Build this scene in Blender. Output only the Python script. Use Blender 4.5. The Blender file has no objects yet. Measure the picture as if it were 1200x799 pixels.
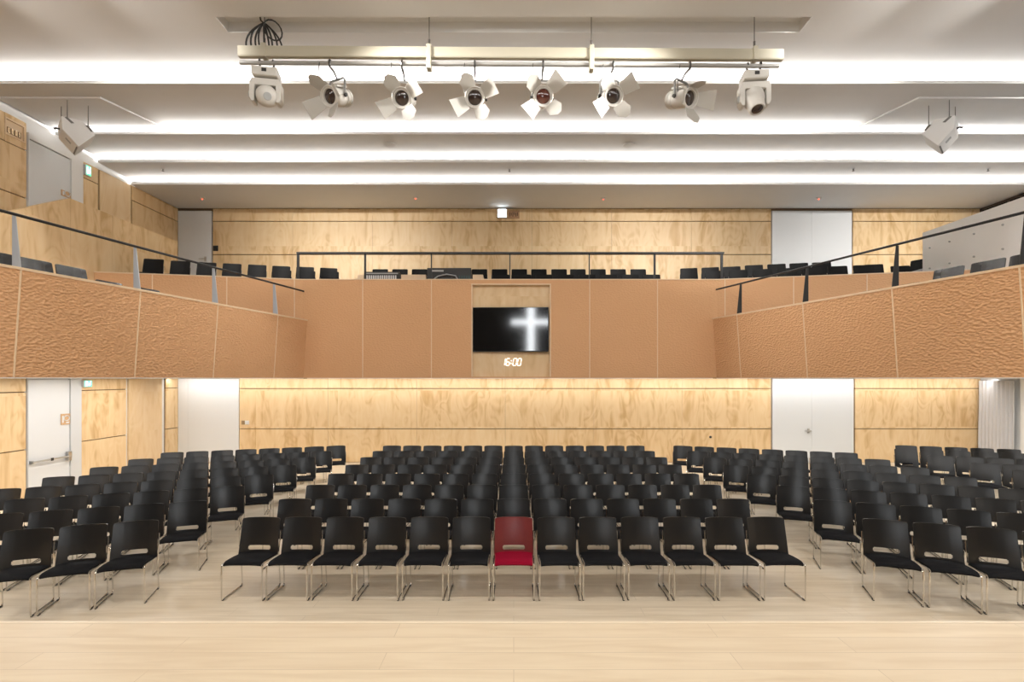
import bpy, bmesh, math, random
from mathutils import Vector, Matrix
random.seed(7)
SC = bpy.context.scene
COL = SC.collection
PI = math.pi
R = math.radians

# ---------------------------------------------------------------- picture geometry
F, VX, HY, CZ = 590.0, 602.0, 443.5, 2.507        # focal length in px, vanishing point, eye height
def PX(x, d): return (x - VX) * d / F
def PZ(y, d): return CZ - (y - HY) * d / F

# ---------------------------------------------------------------- materials
def new_mat(name):
    m = bpy.data.materials.new(name); m.use_nodes = True
    nt = m.node_tree
    return m, nt, nt.nodes['Principled BSDF']

def plain(name, col, rough=0.5, metal=0.0, spec=0.5, noise=0.0, nscale=30.0, coat=0.0):
    m, nt, b = new_mat(name)
    b.inputs['Base Color'].default_value = (*col, 1)
    b.inputs['Roughness'].default_value = rough
    b.inputs['Metallic'].default_value = metal
    b.inputs['Specular IOR Level'].default_value = spec
    if coat: b.inputs['Coat Weight'].default_value = coat
    if noise:
        g = nt.nodes.new('ShaderNodeNewGeometry')
        n = nt.nodes.new('ShaderNodeTexNoise'); n.inputs['Scale'].default_value = nscale
        n.inputs['Detail'].default_value = 3
        nt.links.new(g.outputs['Position'], n.inputs['Vector'])
        mx = nt.nodes.new('ShaderNodeMix'); mx.data_type = 'RGBA'
        mx.inputs['A'].default_value = (*[c * (1 - noise) for c in col], 1)
        mx.inputs['B'].default_value = (*[min(1, c * (1 + noise)) for c in col], 1)
        nt.links.new(n.outputs['Fac'], mx.inputs['Factor'])
        nt.links.new(mx.outputs['Result'], b.inputs['Base Color'])
    return m

def emit(name, col, strength):
    m, nt, b = new_mat(name)
    b.inputs['Base Color'].default_value = (*col, 1)
    b.inputs['Emission Color'].default_value = (*col, 1)
    b.inputs['Emission Strength'].default_value = strength
    return m

def mathn(nt, op, a=None, b=None):
    n = nt.nodes.new('ShaderNodeMath'); n.operation = op
    for i, v in enumerate((a, b)):
        if v is None: continue
        if isinstance(v, (int, float)): n.inputs[i].default_value = v
        else: nt.links.new(v, n.inputs[i])
    return n.outputs[0]

def comb(nt, x, y, z=0.0):
    n = nt.nodes.new('ShaderNodeCombineXYZ')
    for i, v in enumerate((x, y, z)):
        if isinstance(v, (int, float)): n.inputs[i].default_value = v
        else: nt.links.new(v, n.inputs[i])
    return n.outputs[0]

def plywood(name, light, mid, dark, panel=2.44, ugrain=3.2, vgrain=0.45):
    m, nt, b = new_mat(name)
    g = nt.nodes.new('ShaderNodeNewGeometry')
    s = nt.nodes.new('ShaderNodeSeparateXYZ'); nt.links.new(g.outputs['Position'], s.inputs[0])
    u = mathn(nt, 'ADD', s.outputs[0], s.outputs[1]); v = s.outputs[2]
    cell = mathn(nt, 'FLOOR', mathn(nt, 'DIVIDE', u, panel))
    row = mathn(nt, 'FLOOR', mathn(nt, 'MULTIPLY', v, 0.93))
    wn = nt.nodes.new('ShaderNodeTexWhiteNoise'); wn.noise_dimensions = '2D'
    nt.links.new(comb(nt, cell, row), wn.inputs['Vector'])
    offs = mathn(nt, 'MULTIPLY', wn.outputs['Value'], 37.0)
    # long grain
    vec = comb(nt, mathn(nt, 'MULTIPLY', u, ugrain), mathn(nt, 'MULTIPLY', v, vgrain), offs)
    n1 = nt.nodes.new('ShaderNodeTexNoise'); n1.inputs['Scale'].default_value = 1.6
    n1.inputs['Detail'].default_value = 4; n1.inputs['Distortion'].default_value = 0.5
    nt.links.new(vec, n1.inputs['Vector'])
    # cathedral figure and knots
    vec2 = comb(nt, mathn(nt, 'MULTIPLY', u, 2.2), mathn(nt, 'MULTIPLY', v, 0.9), offs)
    n2 = nt.nodes.new('ShaderNodeTexNoise'); n2.inputs['Scale'].default_value = 1.1
    n2.inputs['Detail'].default_value = 1; n2.inputs['Distortion'].default_value = 1.2
    nt.links.new(vec2, n2.inputs['Vector'])
    rings = mathn(nt, 'FRACT', mathn(nt, 'MULTIPLY', n2.outputs['Fac'], 4.0))
    rings = mathn(nt, 'ABSOLUTE', mathn(nt, 'SUBTRACT', rings, 0.5))
    mixv = mathn(nt, 'ADD', mathn(nt, 'MULTIPLY', n1.outputs['Fac'], 0.72), mathn(nt, 'MULTIPLY', rings, 0.30))
    mixv = mathn(nt, 'ADD', mixv, mathn(nt, 'MULTIPLY', mathn(nt, 'SUBTRACT', wn.outputs['Value'], 0.5), 0.12))
    cr = nt.nodes.new('ShaderNodeValToRGB')
    cr.color_ramp.elements[0].position = 0.22; cr.color_ramp.elements[0].color = (*dark, 1)
    cr.color_ramp.elements[1].position = 0.66; cr.color_ramp.elements[1].color = (*light, 1)
    e = cr.color_ramp.elements.new(0.42); e.color = (*mid, 1)
    nt.links.new(mixv, cr.inputs[0])
    nt.links.new(cr.outputs[0], b.inputs['Base Color'])
    b.inputs['Roughness'].default_value = 0.45
    b.inputs['Specular IOR Level'].default_value = 0.35
    return m

def terracotta(name, c0, c1, ax, ay, dist=0.016):
    m, nt, b = new_mat(name)
    g = nt.nodes.new('ShaderNodeNewGeometry')
    s = nt.nodes.new('ShaderNodeSeparateXYZ'); nt.links.new(g.outputs['Position'], s.inputs[0])
    u = mathn(nt, 'ADD', mathn(nt, 'MULTIPLY', s.outputs[0], ax), mathn(nt, 'MULTIPLY', s.outputs[1], ay)); v = s.outputs[2]
    nz = nt.nodes.new('ShaderNodeTexNoise'); nz.inputs['Scale'].default_value = 9.0
    nt.links.new(g.outputs['Position'], nz.inputs['Vector'])
    uu = mathn(nt, 'ADD', mathn(nt, 'MULTIPLY', u, 21.0), mathn(nt, 'MULTIPLY', nz.outputs['Fac'], 0.9))
    vv = mathn(nt, 'ADD', mathn(nt, 'MULTIPLY', v, 36.0), mathn(nt, 'MULTIPLY', nz.outputs['Fac'], 0.9))
    vo = nt.nodes.new('ShaderNodeTexVoronoi'); vo.voronoi_dimensions = '2D'; vo.feature = 'SMOOTH_F1'
    vo.inputs['Scale'].default_value = 1.0; vo.inputs['Smoothness'].default_value = 0.35
    nt.links.new(comb(nt, uu, vv), vo.inputs['Vector'])
    bp = nt.nodes.new('ShaderNodeBump'); bp.inputs['Strength'].default_value = 1.0; bp.inputs['Distance'].default_value = dist
    nt.links.new(vo.outputs['Distance'], bp.inputs['Height'])
    nt.links.new(bp.outputs[0], b.inputs['Normal'])
    n3 = nt.nodes.new('ShaderNodeTexNoise'); n3.inputs['Scale'].default_value = 0.8; n3.inputs['Detail'].default_value = 4
    nt.links.new(g.outputs['Position'], n3.inputs['Vector'])
    mx = nt.nodes.new('ShaderNodeMix'); mx.data_type = 'RGBA'
    mx.inputs['A'].default_value = (*c0, 1); mx.inputs['B'].default_value = (*c1, 1)
    nt.links.new(n3.outputs['Fac'], mx.inputs['Factor'])
    nt.links.new(mx.outputs['Result'], b.inputs['Base Color'])
    b.inputs['Roughness'].default_value = 0.62
    b.inputs['Specular IOR Level'].default_value = 0.3
    return m

def planks(name, a, c, d):
    m, nt, b = new_mat(name)
    g = nt.nodes.new('ShaderNodeNewGeometry')
    s = nt.nodes.new('ShaderNodeSeparateXYZ'); nt.links.new(g.outputs['Position'], s.inputs[0])
    br = nt.nodes.new('ShaderNodeTexBrick')
    br.offset = 0.37; br.offset_frequency = 2
    br.inputs['Scale'].default_value = 1.0
    br.inputs['Brick Width'].default_value = 2.2; br.inputs['Row Height'].default_value = 0.19
    br.inputs['Mortar Size'].default_value = 0.0018; br.inputs['Mortar Smooth'].default_value = 0.3
    br.inputs['Color1'].default_value = (*a, 1); br.inputs['Color2'].default_value = (*c, 1)
    br.inputs['Mortar'].default_value = (*[x * 0.72 for x in d], 1)
    nt.links.new(comb(nt, s.outputs[0], s.outputs[1]), br.inputs['Vector'])
    n = nt.nodes.new('ShaderNodeTexNoise'); n.inputs['Scale'].default_value = 1.0
    n.inputs['Detail'].default_value = 5; n.inputs['Distortion'].default_value = 0.6
    row = mathn(nt, 'FLOOR', mathn(nt, 'DIVIDE', s.outputs[1], 0.19))
    nt.links.new(comb(nt, mathn(nt, 'MULTIPLY', s.outputs[0], 1.1), mathn(nt, 'MULTIPLY', s.outputs[1], 12.0), mathn(nt, 'MULTIPLY', row, 3.7)), n.inputs['Vector'])
    mx = nt.nodes.new('ShaderNodeMix'); mx.data_type = 'RGBA'
    cr = nt.nodes.new('ShaderNodeValToRGB')
    cr.color_ramp.elements[0].position = 0.25; cr.color_ramp.elements[0].color = (0, 0, 0, 1)
    cr.color_ramp.elements[1].position = 0.6
    nt.links.new(n.outputs['Fac'], cr.inputs[0])
    mx.inputs['A'].default_value = (*d, 1)
    nt.links.new(br.outputs['Color'], mx.inputs['B'])
    nt.links.new(cr.outputs[0], mx.inputs['Factor'])
    nt.links.new(mx.outputs['Result'], b.inputs['Base Color'])
    b.inputs['Roughness'].default_value = 0.42
    b.inputs['Specular IOR Level'].default_value = 0.35
    return m

M = {}
M['ceil'] = plain('white_plaster', (0.725, 0.715, 0.70), 0.85, noise=0.02, nscale=3)
M['white'] = plain('white_paint', (0.82, 0.815, 0.80), 0.45, noise=0.01, nscale=2)
M['stage_dark'] = plain('dark_stage_plaster', (0.10, 0.09, 0.08), 0.8)
M['white_gloss'] = plain('white_lacquer', (0.72, 0.735, 0.745), 0.30)
M['grey_frame'] = plain('grey_door_frame', (0.62, 0.63, 0.64), 0.4)
M['ply'] = plywood('pine_plywood', (0.80, 0.61, 0.37), (0.75, 0.54, 0.30), (0.58, 0.36, 0.16))
M['ply_plain'] = plywood('clear_plywood', (0.80, 0.62, 0.40), (0.76, 0.56, 0.33), (0.68, 0.47, 0.25), 1.2, 3.0, 0.5)
M['gap'] = plain('shadow_gap', (0.20, 0.12, 0.06), 0.8)
TC = (0.67, 0.385, 0.20), (0.73, 0.43, 0.235)
M['terra'] = terracotta('hammered_terracotta_board', *TC, 1.0, 0.0, 0.006)
M['terra_left'] = terracotta('hammered_terracotta_board_left', *TC, 0.228, 0.974)
M['terra_right'] = terracotta('hammered_terracotta_board_right', *TC, -0.289, 0.957)
M['cap'] = plain('pale_oak_edge', (0.80, 0.61, 0.41), 0.5, noise=0.06, nscale=12)
M['floor'] = planks('pale_oak_planks', (0.72, 0.62, 0.48), (0.68, 0.58, 0.44), (0.58, 0.48, 0.345))
M['deck_grey'] = plain('unseen_deck_grey', (0.50, 0.51, 0.53), 0.9, noise=0.06, nscale=60)  # unseen deck surface, grey chosen to keep bounced light neutral
M['stage'] = planks('stage_oak_planks', (0.74, 0.62, 0.45), (0.70, 0.58, 0.42), (0.63, 0.50, 0.34))
M['nosing'] = plain('stage_edge_oak', (0.80, 0.68, 0.52), 0.4, noise=0.05, nscale=10)
M['shell'] = plain('black_plastic_shell', (0.0045, 0.0045, 0.005), 0.34, spec=0.62, noise=0.1, nscale=40)
M['matte_shell'] = plain('matte_black_shell', (0.004, 0.004, 0.0045), 0.55, spec=0.18, noise=0.1, nscale=40)
M['fabric'] = plain('black_seat_fabric', (0.004, 0.004, 0.005), 0.8, spec=0.15, noise=0.3, nscale=300)
M['red_shell'] = plain('oxblood_shell', (0.155, 0.020, 0.020), 0.32, noise=0.1, nscale=40)
M['red_fabric'] = plain('crimson_seat_fabric', (0.215, 0.001, 0.017), 0.85, spec=0.1, noise=0.15, nscale=300)
M['chrome'] = plain('chrome_rod', (0.72, 0.70, 0.66), 0.16, metal=1.0)
M['glide'] = plain('dark_glide', (0.03, 0.028, 0.026), 0.5)
M['gloss_shell'] = plain('dark_gloss_shell', (0.022, 0.023, 0.026), 0.20, spec=0.8)
M['black_steel'] = plain('black_steel', (0.014, 0.014, 0.015), 0.42, spec=0.5)
M['fin'] = plain('fin_reflection_tint', (0.52, 0.57, 0.64), 0.32, metal=0.45, spec=0.6)  # pale tint stands in for bright reflections on the left fins
M['beam'] = plain('cream_beam_paint', (0.47, 0.435, 0.34), 0.5, noise=0.03, nscale=8)
M['pipe'] = plain('grey_pipe_paint', (0.34, 0.33, 0.31), 0.4)
M['lamp_white'] = plain('white_lamp_housing', (0.62, 0.60, 0.56), 0.42, noise=0.03, nscale=20)
M['yoke'] = plain('grey_white_yoke', (0.20, 0.195, 0.185), 0.4)
M['leaf'] = plain('white_barn_door_sheet', (0.46, 0.44, 0.40), 0.5)
M['dark'] = plain('dark_plastic', (0.02, 0.019, 0.018), 0.5)
M['lens'] = plain('lens_glass', (0.035, 0.022, 0.018), 0.08, spec=0.8)
M['lens_red'] = plain('red_coated_lens', (0.10, 0.030, 0.022), 0.08, spec=0.8)
M['wire'] = plain('steel_wire', (0.18, 0.17, 0.16), 0.4, metal=0.8)
M['speaker'] = plain('white_cabinet_paint', (0.80, 0.795, 0.785), 0.5)
M['label_grey'] = plain('grey_plate', (0.40, 0.41, 0.41), 0.5)
M['tv'] = plain('tv_screen_glass', (0.002, 0.002, 0.0025), 0.075, spec=0.6)
M['bezel'] = plain('tv_bezel', (0.008, 0.008, 0.008), 0.35)
M['digit'] = emit('white_led_digits', (1.0, 1.0, 1.0), 0.9)
M['cross'] = emit('white_light_cross', (0.93, 0.97, 1.0), 22.0)
M['exit_white'] = emit('lit_white_sign', (0.85, 0.95, 1.0), 6.0)
M['exit_green'] = emit('lit_green_sign', (0.10, 0.62, 0.38), 1.2)
M['exit_pale'] = emit('lit_pale_pictogram', (0.75, 1.0, 0.9), 1.6)
M['red_led'] = emit('red_led', (1.0, 0.08, 0.03), 5.0)
M['brown_plaque'] = plain('brown_plaque', (0.42, 0.24, 0.12), 0.5)
M['tan_plaque'] = plain('tan_plaque', (0.60, 0.38, 0.20), 0.5)
M['mark'] = plain('dark_brown_lettering', (0.09, 0.045, 0.02), 0.6)
M['curtain'] = plain('pale_grey_curtain', (0.60, 0.60, 0.61), 0.9, spec=0.1, noise=0.04, nscale=6)
M['glass_dark'] = plain('dark_window_glass', (0.018, 0.014, 0.012), 0.12)
M['brown_frame'] = plain('dark_brown_frame', (0.05, 0.035, 0.028), 0.5)
M['steel'] = plain('brushed_steel', (0.55, 0.54, 0.52), 0.3, metal=1.0)
M['clamp'] = plain('dark_zinc_clamp', (0.10, 0.095, 0.09), 0.35, metal=0.8)
M['brass'] = plain('warm_bronze', (0.38, 0.27, 0.16), 0.35, metal=0.8)
M['key_white'] = plain('white_plastic', (0.7, 0.7, 0.7), 0.4)
M['screen_teal'] = plain('teal_display', (0.05, 0.10, 0.10), 0.2)

# ---------------------------------------------------------------- mesh building
class MB:
    def __init__(s): s.v = []; s.f = []
    def add(s, vs, fs):
        b = len(s.v); s.v += [tuple(v) for v in vs]; s.f += [[b + i for i in f] for f in fs]; return s
    def box(s, x0, x1, y0, y1, z0, z1, mtx=None):
        vs = [Vector(p) for p in ((x0,y0,z0),(x1,y0,z0),(x1,y1,z0),(x0,y1,z0),(x0,y0,z1),(x1,y0,z1),(x1,y1,z1),(x0,y1,z1))]
        if mtx: vs = [mtx @ v for v in vs]
        return s.add(vs, [(0,3,2,1),(4,5,6,7),(0,1,5,4),(1,2,6,5),(2,3,7,6),(3,0,4,7)])
    def hexa(s, pts):       # 8 points ordered as box()
        return s.add(pts, [(0,3,2,1),(4,5,6,7),(0,1,5,4),(1,2,6,5),(2,3,7,6),(3,0,4,7)])
    def prism(s, poly, a, b, mtx=None, axis='z'):      # polygon extruded
        n = len(poly); vs = []
        for h in (a, b):
            for p in poly:
                vs.append(Vector((p[0], p[1], h)) if axis == 'z' else Vector((p[0], h, p[1])))
        if mtx: vs = [mtx @ v for v in vs]
        fs = [list(range(n))[::-1], list(range(n, 2*n))] + [(i, (i+1) % n, n + (i+1) % n, n + i) for i in range(n)]
        return s.add(vs, fs)
    def tube(s, path, r, n=8, closed=False, mtx=None):
        path = [Vector(p) for p in path]
        if mtx: path = [mtx @ p for p in path]
        k = len(path); rings = []; up = None
        for i, p in enumerate(path):
            a = path[i-1] if (i > 0 or closed) else p
            c = path[(i+1) % k] if (i < k-1 or closed) else p
            t = (c - a).normalized()
            if up is None:
                up = Vector((0,0,1)) if abs(t.z) < 0.9 else Vector((1,0,0))
            sd = t.cross(up)
            if sd.length < 1e-4: sd = t.cross(Vector((0.3,0.8,0.5)))
            sd.normalize(); up = sd.cross(t).normalized()
            rr = r[i] if isinstance(r, (list, tuple)) else r
            rings.append([p + (sd*math.cos(2*PI*j/n) + up*math.sin(2*PI*j/n))*rr for j in range(n)])
        vs = [v for g in rings for v in g]; fs = []
        for i in range(k if closed else k-1):
            for j in range(n):
                a, b = i*n, ((i+1) % k)*n
                fs.append((a+j, a+(j+1) % n, b+(j+1) % n, b+j))
        if not closed:
            fs.append(list(range(n))[::-1]); fs.append([(k-1)*n + j for j in range(n)])
        return s.add(vs, fs)
    def lathe(s, prof, n=24, mtx=None):     # (r, z) about local z
        vs = []; k = len(prof)
        for r, z in prof:
            for j in range(n): vs.append(Vector((r*math.cos(2*PI*j/n), r*math.sin(2*PI*j/n), z)))
        if mtx: vs = [mtx @ v for v in vs]
        fs = []
        for i in range(k-1):
            for j in range(n): fs.append((i*n+j, i*n+(j+1) % n, (i+1)*n+(j+1) % n, (i+1)*n+j))
        fs.append(list(range(n))[::-1]); fs.append([(k-1)*n+j for j in range(n)])
        return s.add(vs, fs)
    def shell(s, us, vs_, fn, th, hole=None):   # grid sheet with thickness; fn(u,v)->point ; hole(i,j) True removes
        nu, nv = len(us), len(vs_)
        P = [[Vector(fn(u, v)) for v in vs_] for u in us]
        N = []
        for i in range(nu):
            row = []
            for j in range(nv):
                a = P[min(i+1, nu-1)][j] - P[max(i-1, 0)][j]; b = P[i][min(j+1, nv-1)] - P[i][max(j-1, 0)]
                row.append(a.cross(b).normalized())
            N.append(row)
        idx = lambda l, i, j: l*nu*nv + i*nv + j
        vs = [P[i][j] for i in range(nu) for j in range(nv)] + [P[i][j] - N[i][j]*th for i in range(nu) for j in range(nv)]
        cells = {(i, j) for i in range(nu-1) for j in range(nv-1) if not (hole and hole(i, j))}
        fs = []
        for (i, j) in cells:
            fs.append((idx(0,i,j), idx(0,i+1,j), idx(0,i+1,j+1), idx(0,i,j+1)))
            fs.append((idx(1,i,j+1), idx(1,i+1,j+1), idx(1,i+1,j), idx(1,i,j)))
            for (di, dj, a, b) in ((-1,0,(i,j),(i,j+1)), (1,0,(i+1,j+1),(i+1,j)), (0,-1,(i+1,j),(i,j)), (0,1,(i,j+1),(i+1,j+1))):
                if (i+di, j+dj) not in cells:
                    fs.append((idx(0,*a), idx(0,*b), idx(1,*b), idx(1,*a)))
        return s.add(vs, fs)
    def build(s, name, mat, parent=None, bevel=0, smooth=None, loc=None):
        me = bpy.data.meshes.new(name); bm = bmesh.new()
        vv = [bm.verts.new(v) for v in s.v]
        for f in s.f:
            try: bm.faces.new([vv[i] for i in f])
            except ValueError: pass
        loose = [v for v in bm.verts if not v.link_faces]
        if loose: bmesh.ops.delete(bm, geom=loose, context='VERTS')
        bmesh.ops.recalc_face_normals(bm, faces=bm.faces)
        if bevel:
            es = [e for e in bm.edges if len(e.link_faces) == 2 and e.calc_face_angle(0) > 0.6]
            bmesh.ops.bevel(bm, geom=es, offset=bevel, segments=2, affect='EDGES', profile=0.5, clamp_overlap=True)
        bm.to_mesh(me); bm.free()
        if smooth:
            for p in me.polygons: p.use_smooth = True
            me.set_sharp_from_angle(angle=R(smooth))
        me.materials.append(mat)
        o = bpy.data.objects.new(name, me); COL.objects.link(o)
        if parent is not None: o.parent = parent
        if loc: o.location = loc
        return o

def tag(o, label=None, cat=None, group=None, kind=None):
    if label: o['label'] = label
    if cat: o['category'] = cat
    if group: o['group'] = group
    if kind: o['kind'] = kind
    return o
def empty(name, loc=(0,0,0), rz=0.0):
    o = bpy.data.objects.new(name, None); COL.objects.link(o)
    o.location = loc; o.rotation_euler = (0, 0, rz); o.empty_display_size = 0.1
    return o
def struct(o, label=None, cat=None): return tag(o, label, cat, kind='structure')
def copy_tree(o, parent=None):
    c = o.copy(); COL.objects.link(c); c.parent = parent
    for ch in KIDS.get(o.name, []):
        d = copy_tree(ch, c)
    return c
KIDS = {}
def reg(root):
    kids = [o for o in COL.objects if o.parent == root]
    KIDS[root.name] = kids
    for k in kids: reg(k)

# ================================================================ THE ROOM
XL, XR, YB, YF, ZC = -10.0, 13.9, 15.0, -4.0, 8.107
SOF = 2.52

struct(MB().box(XL-0.3, XR+0.3, YF-0.2, YB+0.3, -0.2, 0).build('floor', M['floor']), 'pale oak plank floor of the hall under the chairs', 'floor')
SY = 3.65; SZ = 0.75
struct(MB().box(XL, XR, YF, SY-0.03, 0.0, SZ).build('floor_stage', M['stage']), 'pale oak stage floor along the bottom of the picture', 'floor')
struct(MB().box(XL, XR, SY-0.03, SY, 0.0, SZ+0.002).build('trim_1', M['nosing'], bevel=0.004), 'pale wooden nosing along the stage edge', 'trim')

# stepped ceiling with light coves
EDGES = [(9.32, 5.46), (10.98, 5.33), (12.10, 5.20), (13.15, 5.07)]     # near edge, height above the eye
cb = MB()
zt = CZ + 5.60
SL = (7.80, 8.15, -4.62, 4.62)       # slot for the bar hoists
T = 0.03
cb.box(XL, XR, YF, SL[0], zt, zt+T)
cb.box(XL, SL[2], SL[0], SL[1], zt, zt+T); cb.box(SL[3], XR, SL[0], SL[1], zt, zt+T)
cb.box(XL, XR, SL[1], 9.62, zt, zt+T)
cb.box(SL[2]-0.02, SL[3]+0.02, SL[0]-0.02, SL[1]+0.02, zt+0.17, zt+0.2)
cb.box(SL[2]-0.02, SL[3]+0.02, SL[0]-0.02, SL[0], zt+T, zt+0.17); cb.box(SL[2]-0.02, SL[3]+0.02, SL[1], SL[1]+0.02, zt+T, zt+0.17)
cb.box(SL[2]-0.02, SL[2], SL[0], SL[1], zt+T, zt+0.17); cb.box(SL[3], SL[3]+0.02, SL[0], SL[1], zt+T, zt+0.17)
above = zt
for i, (y, dz) in enumerate(EDGES):
    z = CZ + dz
    yn = EDGES[i+1][0] + 0.30 if i < 3 else YB
    cb.box(XL, XR, y, yn, z, z+T)
    cb.box(XL, XR, y, y+0.02, z+T, z+0.055)                 # lip of the trough
    cb.box(XL, XR, y+0.28, y+0.30, z+T, above)              # back of the trough
    above = z
struct(cb.build('ceiling', M['ceil']), 'white stepped ceiling with four glowing light coves', 'ceiling')
# dropped corner panels on the second ceiling level
for sx, nm in ((-1, 'ceiling_panel'), (1, 'ceiling_panel')):
    x0, x1, x2 = (XL, -8.01, -7.60) if sx < 0 else (XR, 7.85, 7.45)
    poly = [(x0, 9.75), (x1, 9.75), (x2, 10.9), (x0, 10.9)]
    zp = CZ + 5.46
    o = MB().prism(poly, zp-0.035, zp-0.001).build(nm, M['ceil'])
    struct(o, 'shallow dropped white ceiling panel above the %s hanging loudspeaker' % ('left' if sx < 0 else 'right'), 'ceiling panel')

# back wall -----------------------------------------------------------------
def panel_rows(mb, x0, x1, rows, y, step=2.44, g=0.012):
    n = max(1, round((x1-x0)/step)); w = (x1-x0)/n
    for (z0, z1) in rows:
        for k in range(n):
            mb.box(x0+k*w+g*0.25, x0+(k+1)*w-g*0.25, y, y+0.05, z0+g, z1-g)
wb = MB().box(XL-0.2, XR+0.2, YB+0.05, YB+0.25, 0, ZC+0.1).build('wall_back', M['gap'])
struct(wb, 'pine plywood back wall of the hall and balcony with dark horizontal joints', 'wall')
UP = [(4.0, 6.20), (6.20, 7.19), (7.19, 7.577)]
LO = [(0.0, 1.01), (1.01, 2.21), (2.21, 2.52)]
mb = MB()
panel_rows(mb, PX(249.5, YB), PX(904, YB)-0.01, UP, YB)
panel_rows(mb, PX(999.5, YB), XR, UP, YB)
mb.build('panel', M['ply'], wb)
mb = MB()
panel_rows(mb, PX(280.5, YB), PX(904, YB)-0.01, LO, YB)
panel_rows(mb, PX(1002, YB), XR, LO, YB)
mb.build('panel', M['ply'], wb)

def rear_door(name, x0p, x1p, z0, z1, split, label, hx=None, hz=None, y=YB, htype='lever'):
    x0, x1 = PX(x0p, y), PX(x1p, y)
    d = MB()
    xs = [x0+0.01] + [PX(s, y) for s in split] + [x1-0.01]
    for a, b in zip(xs, xs[1:]): d.box(a+0.002, b-0.002, y-0.012, y+0.05, z0+0.005, z1)
    o = struct(d.build(name, M['white_gloss']), label, 'door')
    if hx:
        X = PX(hx, y)
        h = MB().box(X-0.03, X+0.03, y-0.024, y-0.012, hz-0.07, hz+0.07)
        if htype == 'lever': h.tube([(X, y-0.02, hz), (X, y-0.06, hz), (X-0.17, y-0.06, hz)], 0.012)
        else: h.tube([(X-0.1, y-0.03, hz), (X-0.02, y-0.06, hz), (X+0.08, y-0.03, hz)], 0.018)
        h.build('handle', M['steel'], o, smooth=40)
    return o
rear_door('door_1', 208.5, 248.5, 5.05, 7.50, [], 'narrow white door in the upper back wall at the left corner of balcony', 241, PZ(303.5, YB))
rear_door('door_2', 904, 998.5, 5.05, 7.50, [951], 'wide white double door high in the back wall above the balcony', None)
rear_door('door_3', 208.5, 280.5, 0.0, 2.50, [221], 'white panelled door in the lower back wall near the left corner', None)
rear_door('door_4', 904.5, 1000.5, 0.0, 2.50, [951], 'wide white double door with small steel handle under the balcony', 947, 0.95, htype='pull')
# small door closers at the head of the white panels
def fixed(name, mb, mat, label, cat, group=None, bevel=0, smooth=None):
    return tag(mb.build(name, mat, bevel=bevel, smooth=smooth), label, cat, group)
def boxc(cx, cy, cz, wx, wy, wz): return MB().box(cx-wx/2, cx+wx/2, cy-wy/2, cy+wy/2, cz-wz/2, cz+wz/2)

sw = empty('light_switch', (PX(253, YB), YB, PZ(291, YB)))
tag(sw, 'dark square light switch on plywood beside the narrow upper white door', 'switch')
boxc(0, -0.012, 0, 0.14, 0.022, 0.16).build('plate', M['dark'], sw, bevel=0.004)
boxc(0, -0.028, 0.01, 0.06, 0.012, 0.08).build('rocker', M['bezel'], sw, bevel=0.003)
so = empty('wall_switch', (PX(288, YB), YB, PZ(495, YB)))
tag(so, 'white switch plate with dark key panel on the lower back wall plywood', 'switch')
boxc(0.045, -0.012, 0, 0.12, 0.022, 0.11).build('plate', M['key_white'], so, bevel=0.004)
boxc(-0.075, -0.012, 0, 0.09, 0.022, 0.12).build('key_panel', M['brass'], so, bevel=0.004)
boxc(0.045, -0.026, 0, 0.05, 0.01, 0.05).build('rocker', M['white_gloss'], so, bevel=0.003)
st = MB().lathe([(0.0001, 0), (0.035, 0), (0.035, 0.02), (0.02, 0.03), (0.0001, 0.03)], 16, Matrix.Translation((PX(832.5, YB), YB, PZ(512, YB))) @ Matrix.Rotation(PI/2, 4, 'X'))
fixed('wall_mounted_door_stop', st, M['dark'], 'small dark round stop on the plywood left of the lower double door', 'door stop', smooth=40)

# left wall (runs straight away from the viewer at X = XL) -------------------
def DL(x): return -XL * F / (VX - x)          # depth of a picture column on the left wall
wl = struct(MB().box(XL-0.25, XL-0.05, YF-0.2, YB+0.2, 0, ZC+0.1).build('wall_left', M['white']), 'left side wall of pine plywood and white doors on two levels', 'wall')
pm = MB(); pp = MB()
def lpanel(mb, d0, d1, rows, out=0.0, g=0.012):
    for z0, z1 in rows: mb.box(XL-0.05, XL+out, d0+0.003, d1-0.003, z0+g, z1-g)
UPL = [(2.55, 6.20), (6.20, 7.18), (7.18, 7.75)]
LOL = [(0.0, 1.05), (1.05, 2.23), (2.23, 2.52)]
for rows, dend in ((UPL[:2], DL(31)), (LOL, DL(30.5))):
    y = dend
    while y > 3.0:
        lpanel(pm, max(3.0, y-2.44), y, rows); y -= 2.44
# top row keeps an opening for the vent
V0, V1, VZ0, VZ1 = DL(5.6), DL(30) - 0.02, 7.32, 7.66
lpanel(pm, V1+0.006, DL(31), UPL[2:]); lpanel(pm, V1-2.44, V0, UPL[2:]); lpanel(pm, V1-4.88, V1-2.44, UPL[2:])
pm.box(XL-0.05, XL, V0+0.003, V1+0.003, 7.186, VZ0); pm.box(XL-0.05, XL, V0+0.003, V1+0.003, VZ1, 7.744)
lpanel(pm, DL(97.5), DL(115), [(5.0, 6.20), (6.20, 7.18), (7.18, 7.56)])
lpanel(pm, DL(155), YB, [(5.0, 6.20), (6.20, 7.18), (7.18, 7.576)])
lpanel(pm, DL(95.5), DL(148), LOL)
lpanel(pm, DL(194.5), YB, LOL)
lpanel(pp, DL(117), DL(153.5), [(5.0, 7.56)])
lpanel(pp, DL(151), DL(190), [(0.0, 2.52)])
pm.build('panel', M['ply'], wl); pp.build('panel', M['ply_plain'], wl)
gb = MB()
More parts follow.
